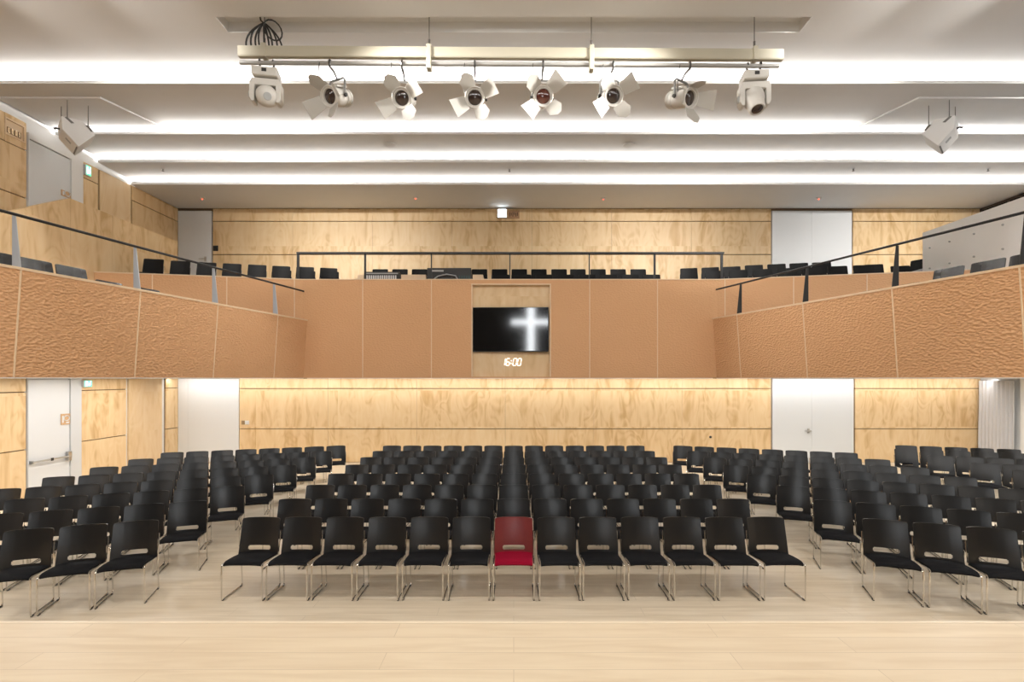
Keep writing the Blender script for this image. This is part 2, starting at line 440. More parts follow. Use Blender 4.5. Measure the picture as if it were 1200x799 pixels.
for (a, b, rows) in ((YF, DL(31), (2.55, 7.75)), (DL(97.2), DL(117), (5.0, 7.56)), (DL(154.5), YB, (5.0, 7.576)), (YF, DL(30.5), (0, SOF)), (DL(95.2), DL(148.3), (0, SOF)), (DL(194.3), YB, (0, SOF))):
    gb.box(XL-0.049, XL-0.03, a, b, rows[0], rows[1])
gb.build('panel', M['gap'], wl)
gr = empty('air_vent', (XL, (V0+V1)/2, (VZ0+VZ1)/2))
tag(gr, 'wood framed air vent slot at the top of left plywood wall', 'vent')
hw, hh = (V1-V0)/2, (VZ1-VZ0)/2
MB().box(-0.03, -0.022, -hw, hw, -hh, hh).build('backing', M['cap'], gr)
f = MB()
f.box(-0.045, 0.012, -hw, -hw+0.02, -hh, hh); f.box(-0.045, 0.012, hw-0.02, hw, -hh, hh)
f.box(-0.045, 0.012, -hw+0.02, hw-0.02, hh-0.03, hh); f.box(-0.045, 0.012, -hw+0.02, hw-0.02, -hh, -hh+0.02)
f.build('frame', M['cap'], gr)
for k in range(4):
    yy = -hw + 0.09 + k*(2*hw-0.18)/3
    MB().box(-0.022, -0.004, yy-0.026, yy+0.026, -hh+0.06, -hh+0.17).build('slat', M['brass'], gr)

def side_door(name, x0p, x1p, z0, z1, label, frame_to):
    d0, d1 = DL(x0p), DL(x1p)
    o = MB().box(XL-0.05, XL-0.012, d0+0.02, d1, z0+0.01, z1).build(name, M['white_gloss'])
    struct(o, label, 'door')
    fr = MB()
    fr.box(XL-0.05, XL+0.012, d0-0.0, d0+0.02, z0, z1+0.02)
    fr.box(XL-0.05, XL+0.012, d1+0.01, DL(frame_to), z0, z1+0.02)
    fr.box(XL-0.05, XL+0.012, d0, DL(frame_to), z1+0.02, z1+0.14)
    fr.build('door_frame', M['grey_frame'] if z0 < 1 else M['white'], o)
    return o, d0, d1
dU, a0, a1 = side_door('door_5', 33, 83, 5.05, 7.44, 'white door on the upper left wall above the plywood partition', 97)
dD, b0, b1 = side_door('door_6', 32, 82, 0.0, 2.48, 'white exit door with push bar on the lower left wall', 95)
zb = 0.77
h = MB().tube([(XL+0.05, b0+0.06, zb), (XL+0.05, b1-0.04, zb)], 0.018)
h.box(XL-0.012, XL+0.06, b1-0.10, b1-0.02, zb-0.09, zb+0.1); h.box(XL-0.012, XL+0.05, b0+0.05, b0+0.09, zb-0.03, zb+0.03)
h.build('push_bar', M['steel'], dD, smooth=40)
MB().box(XL+0.06, XL+0.075, (b0+b1)/2-0.035, (b0+b1)/2+0.02, zb-0.03, zb+0.03).build('lock', M['dark'], dD)
def side_sign(name, x0, x1, yc, wh, label):
    d0, d1 = DL(x0), DL(x1); dm = (d0+d1)/2
    z = PZ(yc, dm); e = empty(name, (XL-0.011, dm, z))
    tag(e, label, 'sign')
    MB().box(0, 0.014, -(d1-d0)/2, (d1-d0)/2, -wh/2, wh/2).build('plaque', M['tan_plaque'], e, bevel=0.003)
    w = (d1-d0)
    s = MB()      # small symbols: ring, bar and arrow
    s.tube([(0.016, 0.10*w+0.07*math.cos(t), 0.02+0.055*math.sin(t)) for t in [k*PI/6 for k in range(12)]], 0.010, 6, True)
    s.box(0.014, 0.02, -0.40*w, -0.24*w, -wh*0.32, wh*0.32)
    s.box(0.014, 0.02, 0.02*w, 0.36*w, -wh*0.38, -wh*0.26)
    s.build('symbol', M['key_white'], e)
side_sign('door_sign', 71.5, 82, 491, 0.24, 'tan door sign with white symbols on the lower left exit door')
side_sign('door_sign', 72, 83, 227.5, 0.13, 'tan door sign with white symbols on the upper left white door')

def exit_sign(x0, x1, yc, hgt, label, drop):
    d0, d1 = DL(x0), DL(x1); dm = (d0+d1)/2; z = PZ(yc, dm)
    e = empty('exit_sign', (XL+0.03, dm, z)); tag(e, label, 'exit sign', 'green exit signs on the left wall')
    w = (d1-d0)/2
    MB().box(-0.03, 0.03, -w, w, -hgt/2, hgt/2).build('housing', M['grey_frame'], e, bevel=0.004)
    MB().box(0.031, 0.036, -w+0.01, w-0.01, -hgt/2+0.012, hgt/2-0.012).build('lit_face', M['exit_green'], e)
    p = MB()          # doorway and walking figure
    q = 0.037
    p.box(q, q+0.004, -w*0.75, -w*0.15, -hgt*0.34, hgt*0.34)
    p.tube([(q+0.004, w*0.35, -hgt*0.3), (q+0.004, w*0.25, 0.0), (q+0.004, w*0.45, hgt*0.22)], 0.012, 6)
    p.tube([(q+0.004, w*0.02, -hgt*0.28), (q+0.004, w*0.25, 0.0), (q+0.004, w*0.6, -hgt*0.06)], 0.010, 6)
    p.box(q, q+0.006, w*0.42, w*0.62, hgt*0.24, hgt*0.38)
    p.build('pictogram', M['exit_pale'], e)
exit_sign(97.5, 104, 200, 0.24, 'green lit exit sign beside the upper left white door', 0)
exit_sign(95.5, 105, 449.5, 0.16, 'green lit exit sign above the lower left exit door', 0)

# right wall, curtain and dark window ----------------------------------------
struct(MB().box(XR+0.05, XR+0.25, YF-0.2, YB+0.2, 0, ZC+0.1).build('wall_right', M['white']), 'right side wall of the hall', 'wall')
wn = struct(MB().box(XR+0.0, XR+0.05, 13.35, 14.97, 6.3, 7.56).build('window_1', M['glass_dark']), 'dark window strip below the ceiling at the upper right', 'window')
fw = MB()
for yy in (13.35, 13.75, 14.1, 14.93): fw.box(XR-0.03, XR+0.02, yy, yy+0.05, 6.3, 7.56)
fw.box(XR-0.03, XR+0.02, 13.35, 14.98, 7.5, 7.56); fw.box(XR-0.03, XR+0.02, 13.35, 14.98, 6.25, 6.3)
fw.build('window_frame', M['brown_frame'], wn)
def curtain(y0, y1, label, amp, pitch, x):
    n = int((y1-y0)/pitch*10); c = MB()
    us = [y0+(y1-y0)*k/n for k in range(n+1)]
    def fn(u, v):
        ph = 2*PI*u/pitch + 0.6*math.sin(u*5.1)
        return (x + amp*math.sin(ph)*(0.75+0.25*math.sin(u*3.3)) + 0.006*math.sin(v*3+u*9), u + 0.012*math.sin(v*2.2), v)
    c.shell(us, [0.03, 0.6, 1.2, 1.8, 2.44], fn, 0.003)
    return fixed('curtain', c, M['curtain'], label, 'curtain', smooth=60)
curtain(13.86, 14.95, 'pale grey pleated curtain hanging under the balcony at the right wall', 0.035, 0.115, XR-0.10)
struct(MB().box(XR-0.02, XR+0.05, 12.6, 13.80, 0, SOF).build('trim_2', M['white']), 'white wall strip beside the grey curtain', 'trim')

# stage wall behind the viewer, with the light cross that shows in the screen
struct(MB().box(XL-0.2, XR+0.2, YF-0.25, YF-0.05, 0, ZC+0.1).build('wall_front', M['stage_dark']), 'dark stage wall facing the hall', 'wall')
cx, cz = 0.1, 5.40
fixed('wall_mounted_cross', MB().box(cx-0.17, cx+0.17, YF-0.045, YF+0.02, cz-2.6, cz-0.13).box(cx-1.0, cx+1.0, YF-0.045, YF+0.02, cz-0.13, cz+0.13).box(cx-0.17, cx+0.17, YF-0.045, YF+0.02, cz+0.13, cz+1.0),
      M['cross'], 'glowing white cross mirrored in the black television screen', 'cross')

# ================================================================ BALCONY
YP = 10.9
def XLW(y): return -4.47 - 0.234*(YP - y)
def XRW(y): return 4.31 + 0.302*(YP - y)
ZPL, ZPR, ZPC = 3.755, 3.79, 4.641
LEAN = 0.085
def wing(side):
    fx = XLW if side < 0 else XRW
    zt = ZPL if side < 0 else ZPR
    y0, y1 = 0.8, YP - 0.002
    def P(y, z, off): 
        l = LEAN*(zt - z)/(zt - SOF)
        return Vector((fx(y) + side*(off + l), y, z))
    pts = [P(y0, SOF, 0), P(y1, SOF, 0), P(y1, SOF, 0.10), P(y0, SOF, 0.10), P(y0, zt, 0), P(y1, zt, 0), P(y1, zt, 0.10), P(y0, zt, 0.10)]
    w = MB().hexa(pts).build('wall_balcony_left' if side < 0 else 'wall_balcony_right', M['terra_left' if side < 0 else 'terra_right'])
    struct(w, '%s balcony wing parapet of hammered terracotta board' % ('left' if side < 0 else 'right'), 'balcony parapet')
    c = MB().hexa([P(y0, zt, -0.012), P(y1, zt, -0.012), P(y1, zt, 0.12), P(y0, zt, 0.12), P(y0, zt, -0.012)+Vector((0,0,0.03)), P(y1, zt, -0.012)+Vector((0,0,0.03)), P(y1, zt, 0.12)+Vector((0,0,0.03)), P(y0, zt, 0.12)+Vector((0,0,0.03))])
    c.build('cap', M['cap'], w)
    e = MB().hexa([P(y0, SOF-0.012, -0.006), P(y1, SOF-0.012, -0.006), P(y1, SOF-0.012, 0.10), P(y0, SOF-0.012, 0.10), P(y0, SOF, -0.006), P(y1, SOF, -0.006), P(y1, SOF, 0.10), P(y0, SOF, 0.10)])
    e.build('edge_strip', M['white'], w)
    ds = (2.97, 4.38, 5.79, 7.20, 8.55, 10.0) if side < 0 else (2.98, 4.40, 5.82, 7.22, 8.68, 10.2)
    for d in ds:
        MB().tube([P(d, SOF, 0.002), P(d, zt, 0.002)], 0.011, 8).build('batten', M['cap'], w, smooth=40)
    # guard rail with steel fins
    g = empty('guard_rail', (fx(5.8), 5.8, zt)); g0 = Vector(g.location)
    tag(g, 'black handrail on %s tapered steel fins along the %s balcony wing' % (('pale reflecting', 'left') if side < 0 else ('black', 'right')), 'guard rail')
    hz = zt + 0.03
    r = MB().tube([Vector((fx(y)+side*0.05, y, zt+0.635))-g0 for y in (0.8, 4, 8, 10.86)], 0.018, 8)
    r.build('handrail', M['black_steel'], g, smooth=40)
    for d in ds[1:]:
        x = fx(d) + side*0.05
        # fin: straight outer edge, slanted inner edge, facing the hall front
        a = MB().hexa([Vector(p)-g0 for p in ((x-0.05 if side < 0 else x-0.05, d-0.006, hz), (x+0.05, d-0.006, hz), (x+0.05, d+0.006, hz), (x-0.05, d+0.006, hz),
              (x-0.05 if side < 0 else x+0.01, d-0.006, zt+0.625), (x-0.01 if side < 0 else x+0.05, d-0.006, zt+0.625), (x-0.01 if side < 0 else x+0.05, d+0.006, zt+0.625), (x-0.05 if side < 0 else x+0.01, d+0.006, zt+0.625))])
        a.build('post', M['fin'] if side < 0 else M['black_steel'], g, bevel=0.003)
    return w
wing(-1); wing(1)

# centre parapet with the screen niche
NX0, NX1, NZ0, NZ1 = PX(553, YP), PX(645, YP), 2.545, PZ(333, YP)
cpb = MB()
cpb.box(XLW(YP)-0.1, NX0, YP, YP+0.1, SOF, ZPC); cpb.box(NX1, XRW(YP)+0.1, YP, YP+0.1, SOF, ZPC)
cpb.box(NX0, NX1, YP, YP+0.1, NZ1, ZPC); cpb.box(NX0, NX1, YP, YP+0.1, SOF, NZ0)
wc = struct(cpb.build('wall_balcony_centre', M['terra']), 'central balcony parapet of terracotta board with a screen niche', 'balcony parapet')
MB().box(XLW(YP)-0.1, XRW(YP)+0.1, YP-0.012, YP+0.12, ZPC, ZPC+0.02).build('cap', M['cap'], wc)
MB().box(XLW(YP), XRW(YP), YP-0.006, YP+0.1, SOF-0.012, SOF-0.0005).build('edge_strip', M['white'], wc)
for x in (425, 505.5, 691, 770.5):
    X = PX(x, YP)
    MB().tube([(X, YP+0.002, SOF), (X, YP+0.002, ZPC)], 0.011, 8).build('batten', M['cap'], wc, smooth=40)
nt_ = MB()
nt_.box(NX0-0.012, NX0+0.012, YP-0.01, YP+0.10, NZ0, NZ1+0.012); nt_.box(NX1-0.012, NX1+0.012, YP-0.01, YP+0.10, NZ0, NZ1+0.012)
nt_.box(NX0+0.012, NX1-0.012, YP-0.01, YP+0.10, NZ1-0.012, NZ1+0.012)
nt_.build('niche_frame', M['cap'], wc)
MB().box(NX0+0.012, NX1-0.012, YP+0.085, YP+0.10, NZ0, NZ1-0.012).build('niche_panel', M['ply_plain'], wc)
# side screens running on behind the wings to the side walls
def screen(p0, p1, nm, lab, bats, z0=3.24):
    (xa, ya), (xb, yb) = p0, p1
    dx, dy = xb-xa, yb-ya; L = math.hypot(dx, dy); nx, ny = -dy/L, dx/L
    if ny < 0: nx, ny = -nx, -ny
    def slab(t0, t1, z0, z1):
        return [Vector((xa+nx*t0, ya+ny*t0, z0)), Vector((xb+nx*t0, yb+ny*t0, z0)), Vector((xb+nx*t1, yb+ny*t1, z0)), Vector((xa+nx*t1, ya+ny*t1, z0)),
                Vector((xa+nx*t0, ya+ny*t0, z1)), Vector((xb+nx*t0, yb+ny*t0, z1)), Vector((xb+nx*t1, yb+ny*t1, z1)), Vector((xa+nx*t1, ya+ny*t1, z1))]
    w = struct(MB().hexa(slab(0, 0.1, z0, ZPC)).build(nm, M['terra']), lab, 'balcony parapet')
    MB().hexa(slab(-0.012, 0.12, ZPC, ZPC+0.02)).build('cap', M['cap'], w)
    m = dy/dx
    for px in bats:
        k = (px-VX)/F; Y = (ya - m*xa)/(1 - m*k); X = k*Y
        MB().tube([(X, Y, z0), (X, Y, ZPC)], 0.011, 8).build('batten', M['cap'], w, smooth=40)
screen((XLW(YP)-0.1, YP), (-8.44, YP-0.2*3.87), 'wall_balcony_rear_left', 'terracotta screen wall behind the left balcony wing', (178.5, 265.7, 345))
screen((XRW(YP)+0.1, YP), (9.25, YP-0.206*4.84), 'wall_balcony_rear_right', 'terracotta screen wall behind the right balcony wing', (849.6, 930, 1016))

# guard rail on the centre parapet
g = empty('guard_rail', (PX(348, YP), YP+0.06, ZPC)); g0 = Vector(g.location)
tag(g, 'thin black guard rail along the top of the central balcony parapet', 'guard rail')
zr = PZ(296.5, YP+0.06)
MB().box(-0.03, PX(848, YP)-g0.x+0.03, -0.02, 0.02, zr-g0.z-0.02, zr-g0.z+0.02).build('handrail', M['black_steel'], g)
for px, w in ((348, .026), (427, .022), (505, .012), (597.5, .012), (691, .012), (768, .022), (847, .026)):
    X = PX(px, YP) - g0.x
    MB().box(X-w, X+w, -0.012, 0.012, 0.02, zr-g0.z-0.02).build('post', M['black_steel'], g)

# balcony decks (underside is the soffit at eye height)
fl = MB()
fl.prism([(XL, 0.8), (XLW(0.8)-0.19, 0.8), (XLW(YP)-0.19, YP+0.1), (XL, YP+0.1)][::-1], SOF, 3.24)
fl.prism([(XRW(0.8)+0.19, 0.8), (XR, 0.8), (XR, YP+0.1), (XRW(YP)+0.19, YP+0.1)][::-1], SOF, 3.24)
fl.box(XL, XR, YP+0.1, YB, SOF, 3.24)
fl.box(-8.4, 9.2, YP+0.12, 12.5, 3.24, 4.165)
fl.box(-4.4, 4.6, 12.5, 13.75, 3.24, 4.51)
fl.box(XL, XR, 13.75, YB, 3.24, 5.05)
fl.box(XL, -8.56, 9.6, 13.75, 3.24, 5.04)
fl.box(9.42, XR, 9.2, 13.75, 3.24, 5.04)
struct(fl.build('floor_balcony', M['deck_grey']), 'stepped balcony floor carrying the upper chairs', 'floor')
struct(MB().prism([(-8.4, 10.95), (-4.40, 11.72), (-4.40, 13.75), (-8.4, 13.75)], 4.165, 4.38).prism([(4.60, 11.68), (9.2, 11.0), (9.2, 13.75), (4.60, 13.75)], 4.165, 4.38).build('floor_riser', M['deck_grey']), 'raised side tiers of the balcony floor', 'floor')

# partitions
pw = MB()
for a, b in ((9.60, 10.6), (10.6, 11.6), (11.6, 12.65)):
    pw.box(-8.55, -8.45, a+0.002, b-0.002, 3.24, 5.94)
pw.prism([(5.0, 3.24), (9.598, 3.24), (9.598, 5.94), (8.49, 5.335), (6.0, 3.98), (5.0, 3.45)], -8.55, -8.45, Matrix(((0,0,1,0),(1,0,0,0),(0,1,0,0),(0,0,0,1))))
struct(pw.build('wall_partition_left', M['ply']), 'pine plywood partition with sloping end behind the left wing chairs', 'partition')
wp = struct(MB().box(9.30, 9.40, 3.0, 11.45, 3.24, 5.82).build('wall_partition_right', M['white']), 'white panel partition with bolt heads behind the right wing chairs', 'partition')
for d in (8.4, 8.97, 9.57, 10.17, 10.74, 11.25):
    for z in (4.97, 5.43):
        MB().lathe([(0.0001, 0), (0.022, 0), (0.018, 0.018), (0.0001, 0.02)], 12, Matrix.Translation((9.30, d, z)) @ Matrix.Rotation(-PI/2, 4, 'Y')).build('bolt', M['label_grey'], wp, smooth=40)

# ================================================================ SCREEN, CLOCK, SIGNS
tvx, tvz = PX(598.5, YP), PZ(386, YP)
tv = empty('television', (tvx, YP+0.05, tvz), 0.0)
tv.rotation_euler = (0, 0, R(-1.5))
tag(tv, 'large black flat television reflecting a white cross in the niche', 'television')
W, H = 1.644/2, 0.965/2
MB().box(-W, W, -0.045, 0.0, -H, H).build('cabinet', M['bezel'], tv, bevel=0.006)
MB().box(-W+0.012, W-0.012, -0.0475, -0.0452, -H+0.022, H-0.012).build('screen', M['tv'], tv)
MB().box(-0.25, 0.25, 0.0, 0.03, -0.2, 0.2).build('wall_mount', M['dark'], tv)

ck = empty('digital_clock', (PX(599.8, YP), YP+0.083, PZ(424, YP)))
tag(ck, 'white glowing digital clock reading 16:00 below the television', 'clock')
SEG = {'1': 'bc', '6': 'acdefg', '0': 'abcdef'}
def digit(ch, x, hgt=0.155, w=0.072, t=0.017, sl=0.16):
    m = MB(); hh = hgt/2
    def bar(p, q):
        (x0, z0), (x1, z1) = p, q
        dx, dz = x1-x0, z1-z0; L = math.hypot(dx, dz); ux, uz = dx/L, dz/L; nx, nz = -uz, ux
        e = t*0.35
        pts = [(x0+ux*e, z0+uz*e), (x0+ux*e*2+nx*t/2, z0+uz*e*2+nz*t/2), (x1-ux*e*2+nx*t/2, z1-uz*e*2+nz*t/2), (x1-ux*e, z1-uz*e), (x1-ux*e*2-nx*t/2, z1-uz*e*2-nz*t/2), (x0+ux*e*2-nx*t/2, z0+uz*e*2-nz*t/2)]
        pts = [(x+a+sl*b, b) for a, b in pts]
        m.prism(pts, -0.008, 0.0, axis='y')
    C = {'a': ((-w/2, hh), (w/2, hh)), 'b': ((w/2, hh), (w/2, 0)), 'c': ((w/2, 0), (w/2, -hh)), 'd': ((-w/2, -hh), (w/2, -hh)), 'e': ((-w/2, 0), (-w/2, -hh)), 'f': ((-w/2, hh), (-w/2, 0)), 'g': ((-w/2, 0), (w/2, 0))}
    for k in SEG[ch]: bar(*C[k])
    m.build('digit', M['digit'], ck)
for ch, x in zip('1600', (-0.185, -0.085, 0.065, 0.165)): digit(ch, x)
MB().box(-0.022, 0.0, -0.008, 0, 0.018, 0.04).box(-0.03, -0.008, -0.008, 0, -0.04, -0.018).build('colon', M['digit'], ck)

es = empty('exit_sign', (PX(588.5, YB), YB, PZ(251, YB)))
tag(es, 'white glowing exit light box high on the back wall under the ceiling', 'exit sign')
MB().box(-0.14, 0.14, -0.10, 0, -0.13, 0.13).build('housing', M['key_white'], es, bevel=0.004)
MB().box(-0.12, 0.12, -0.108, -0.101, -0.11, 0.11).build('lit_face', M['exit_white'], es)
bs = empty('wall_sign', (PX(602, YB), YB, PZ(251.5, YB)))
tag(bs, 'brown plaque with dark lettering beside the white exit light', 'sign')
MB().box(-0.17, 0.17, -0.02, 0, -0.12, 0.12).build('plaque', M['brown_plaque'], bs, bevel=0.003)
lt = MB()
for k, (a, b) in enumerate(((-0.09, 0.09), (-0.05, 0.07), (-0.1, 0.1), (-0.02, 0.09), (-0.09, 0.06), (-0.06, 0.09))):
    lt.box(-0.13+k*0.046, -0.105+k*0.046, -0.026, -0.02, a*0.7, b*0.7)
lt.build('lettering', M['mark'], bs)

# ceiling devices
zlast = CZ + 5.07
for px, py, lab in ((237, 230.5, 'left corner of the balcony'), (487, 230, 'left of the white exit light'), (707, 231, 'right of the white exit light'), (959.5, 230.5, 'above the upper double door')):
    d = F*5.07/(HY-py-1)
    e = empty('smoke_detector', (PX(px, d), d, zlast)); tag(e, 'white ceiling detector with a red light, ' + lab, 'smoke detector', 'ceiling detectors with red lights')
    MB().lathe([(0.0001, 0), (0.065, 0), (0.06, -0.025), (0.045, -0.04), (0.0001, -0.042)][::-1], 20).build('housing', M['ceil'], e, smooth=40)
    MB().lathe([(0.0001, -0.043), (0.016, -0.043), (0.014, -0.055), (0.0001, -0.058)][::-1], 12).build('indicator', M['red_led'], e, smooth=40)
z3 = CZ + 5.20
for px, py, lab in ((191, 199.5, 'first from the left wall'), (597, 200, 'in the middle of its ceiling step'), (1000, 199.5, 'above the upper double door'), (1158, 199.5, 'last toward the right wall')):
    d = F*5.20/(HY-py+2)
    e = empty('sprinkler', (PX(px, d), d, z3)); tag(e, 'small grey sprinkler head on the ceiling, ' + lab, 'sprinkler', 'ceiling sprinklers')
    MB().lathe([(0.0001, 0), (0.04, 0), (0.04, -0.01), (0.0001, -0.012)][::-1], 16).build('escutcheon', M['grey_frame'], e, smooth=40)
    MB().lathe([(0.0001, -0.01), (0.016, -0.01), (0.013, -0.05), (0.030, -0.06), (0.030, -0.065), (0.0001, -0.066)][::-1], 12).build('nozzle', M['wire'], e, smooth=40)
z2 = CZ + 5.33
for px, py, lab in ((457, 169.5, 'left'), (737, 169.5, 'right')):
    d = F*5.33/(HY-py)
    e = MB().lathe([(0.0001, -0.001), (0.14, -0.001), (0.13, -0.02), (0.0001, -0.022)][::-1], 24).build('ceiling_speaker', M['ceil'], smooth=40, loc=(PX(px, d), d, z2))
    tag(e, 'round white flush ceiling speaker, the %s one of two' % lab, 'ceiling speaker', 'flush ceiling speakers')

# ================================================================ CHAIRS
def back_fn(wb, wt, recl=0.085, curve=0.022, z0=0.43, z1=0.82):
    def fn(u, t):        # u -1..1, t 0..1 upward
        w = wb + (wt-wb)*t
        w += 0.006*math.sin(t*PI)*-1
        if t > 0.93: w -= 0.010*((t-0.93)/0.07)**2
        z = z0 + (z1-z0)*t
        if t > 0.97: z -= 0.010*abs(u)**8
        y = -recl*(1-t)**1.25 - curve*(u*u) - 0.012*math.sin(t*PI)
        return (u*w/2, y, z)
    return fn
US = [-1, -0.96, -0.88, -0.74, -0.575, -0.535, -0.2, 0, 0.2, 0.535, 0.575, 0.74, 0.88, 0.96, 1]
VS = [0, 0.035, 0.08, 0.118, 0.14, 0.216, 0.238, 0.32, 0.42, 0.53, 0.64, 0.75, 0.85, 0.93, 0.975, 1.0]
def slot(i, j):
    return (4 <= i <= 9) and (3 <= j <= 5) and not (i in (4, 9) and j != 4)
def rod(side, hw):
    # one bent rod: back upright, rear foot, runner, front leg, seat rail
    pts = [(0.232, -0.035, 0.665), (0.236, -0.055, 0.56), (0.232, -0.080, 0.46), (hw, -0.066, 0.36), (hw, -0.048, 0.15), (hw, -0.042, 0.035), (hw, -0.050, 0.016), (hw, -0.070, 0.010),
           (hw, -0.26, 0.010), (hw, -0.45, 0.010), (hw, -0.470, 0.016), (hw, -0.478, 0.035), (hw, -0.480, 0.20), (hw, -0.478, 0.385), (hw, -0.470, 0.408), (hw-0.002, -0.44, 0.414), (hw-0.001, -0.25, 0.406), (hw, -0.09, 0.397)]
    return [(side*x, y, z) for x, y, z in pts]
def make_chair(shell, fab):
    root = empty('stacking_chair')
    s = MB()
    ub = [-1, -0.93, -0.7, -0.35, 0, 0.35, 0.7, 0.93, 1]
    vb = [0, 0.05, 0.14, 0.35, 0.6, 0.8, 0.93, 1.0]
    def sf(u, t):
        w = 0.425 + 0.018*t
        y = -0.482 + 0.40*t
        z = 0.446 - 0.030*t + 0.008*math.sin(t*PI) - 0.030*max(0, (0.14-t)/0.14)**2 - 0.010*abs(u)**6 + (0.012*max(0, t-0.8)/0.2)
        return (u*w/2, y, z)
    s.shell(ub, vb, sf, 0.024)
    s.build('seat', fab, root, smooth=50)
    b = MB().shell(US, VS, back_fn(0.468, 0.450, 0.088, 0.034, 0.40), 0.011, slot)
    b.build('backrest', shell, root, smooth=50)
    for sd in (-1, 1):
        fr = MB().tube(rod(sd, 0.2285), 0.0074, 6).build('sled_leg', M['chrome'], root, smooth=50)
        for y in (-0.075, -0.445):
            MB().box(sd*0.2285-0.009, sd*0.2285+0.009, y-0.022, y+0.022, 0.001, 0.015).build('glide', M['glide'], fr, bevel=0.003)
    MB().tube([(-0.2245, -0.20, 0.398), (0.2245, -0.20, 0.398)], 0.006, 6).build('cross_bar', M['chrome'], root, smooth=50)
    reg(root)
    return root
ORD = ['front', 'second', 'third', 'fourth', 'fifth', 'sixth', 'seventh', 'rearmost']
NTH = ['first', 'second', 'third', 'fourth', 'fifth', 'sixth', 'seventh', 'eighth', 'ninth', 'tenth', 'eleventh', 'twelfth', 'thirteenth', 'fourteenth', 'fifteenth']
NUM = ['no', 'one', 'two', 'three', 'four', 'five', 'six']
black = make_chair(M['shell'], M['fabric']); used = [False]
def put(x, y, rz, label, group, z=0.0, src=None):
    if src is None:
        o = black if not used[0] else copy_tree(black); used[0] = True
    else: o = src
    o.location = (x, y, z); o.rotation_euler = (0, 0, rz)
    tag(o, label, 'chair', group)
    return o
red = make_chair(M['red_shell'], M['red_fabric'])
# centre block: eight straight rows of thirteen
DC = [995.3/(y-HY) for y in (605.4, 584.3, 567.3, 554.2, 544, 535.3, 528, 522)]
for r in range(8):
    d = 6.148 + 0.9336*r
    for c in range(-6, 7):
        jx = random.uniform(-0.004, 0.004); jy = random.uniform(-0.006, 0.006)
        if r == 0 and c == 0:
            put(0, d, 0, 'red chair with crimson seat in the middle of the front row', 'chairs of the centre block', src=red); continue
        side = 'left' if c < 0 else 'right'
        if r == 0: lab = 'black chair in the centre front row, %s seat%s %s of the red chair' % (NUM[abs(c)], '' if abs(c) == 1 else 's', side)
        elif c == 0: lab = 'black chair straight behind the red chair, in the %s centre row' % ORD[r]
        else: lab = 'black chair in the %s centre row, %s seat%s %s of the red chair column' % (ORD[r], NUM[abs(c)], '' if abs(c) == 1 else 's', side)
        put(c*0.51+jx, d+jy, R(random.uniform(-0.8, 0.8)), lab, 'chairs of the centre block')
# side blocks: eight slanted rows each
def visible(x, y, m=30): return y > 2 and -m < VX + x*F/y < 1200 + m
for r in range(8):
    for k in range(8):
        x, y = -4.475 - 0.478*k, 5.985 + 0.955*r - 0.161*k
        if not visible(x, y): continue
        put(x+random.uniform(-.004, .004), y, R(18.6+random.uniform(-1, 1)), 'black chair in the left block, %s row, %s seat from the centre aisle' % (ORD[r], NTH[k]), 'chairs of the left block')
for r in range(8):
    for k in range(8):
        x, y = 4.437 - 0.027*r + 0.476*k, 6.036 + 0.945*r - 0.166*k
        if not visible(x, y): continue
        put(x+random.uniform(-.004, .004), y, R(-19.3+random.uniform(-1, 1)), 'black chair in the right block, %s row, %s seat from the centre aisle' % (ORD[r], NTH[k]), 'chairs of the right block')
EX = [(9.46, 9.26, 2, 'front'), (9.38, 10.04, 2, 'second'), (9.34, 11.03, 4, 'third'), (9.40, 12.09, 5, 'fourth'), (9.90, 12.72, 5, 'rearmost')]
for (x0, y0, n, nm) in EX:
    for k in range(n):
        x, y = x0 + 0.482*k, y0 - 0.168*k
        if not visible(x, y, 14): continue
        put(x, y, R(-27 if nm in ('second', 'third', 'front') else -20), 'black chair in the block by the curtain, %s row, %s seat from the aisle' % (nm, NTH[k]), 'chairs of the far right block')

# balcony chairs: narrower shells, seen mostly as backs above the parapet
def make_balcony(shell, nm='balcony_chair'):
    root = empty(nm)
    s = MB()
    def sf(u, t): return (u*0.40/2, -0.46+0.38*t, 0.445 - 0.03*max(0, (0.15-t)/0.15)**2 - 0.01*abs(u)**6)
    s.shell([-1, -0.9, -0.5, 0, 0.5, 0.9, 1], [0, 0.06, 0.15, 0.5, 0.9, 1], sf, 0.024)
    s.build('seat', M['fabric'], root, smooth=50)
    MB().shell([-1, -0.9, -0.6, -0.3, 0, 0.3, 0.6, 0.9, 1], [0, 0.1, 0.25, 0.45, 0.65, 0.85, 0.95, 1], back_fn(0.415, 0.395, 0.07, 0.03), 0.012).build('backrest', shell, root, smooth=50)
    for sd in (-1, 1):
        pts = [(sd*x*0.88, y, z) for x, y, z in rod(1, 0.2285)]
        MB().tube(pts, 0.0065, 6).build('sled_leg', M['chrome'], root, smooth=50)
    reg(root); return root
bal = make_balcony(M['matte_shell']); ub_ = [False]
gls = make_balcony(M['gloss_shell'], 'wing_chair'); ug_ = [False]
def putb(x, y, z, rz, label, group, gl=False):
    src, u = (gls, ug_) if gl else (bal, ub_)
    o = src if not u[0] else copy_tree(src); u[0] = True
    o.location = (x, y, z); o.rotation_euler = (0, 0, rz); tag(o, label, 'chair', group)
for k, px in enumerate([446, 469, 492, 515.5, 539, 562, 585.5, 608.5, 631.5, 655, 677, 700.5, 724, 747.5]):
    putb(PX(px, 13.0), 13.0, 4.51, R(random.uniform(-1, 1)), 'black balcony chair in the straight upper row, %s from the consoles end' % NTH[k], 'balcony centre upper row')
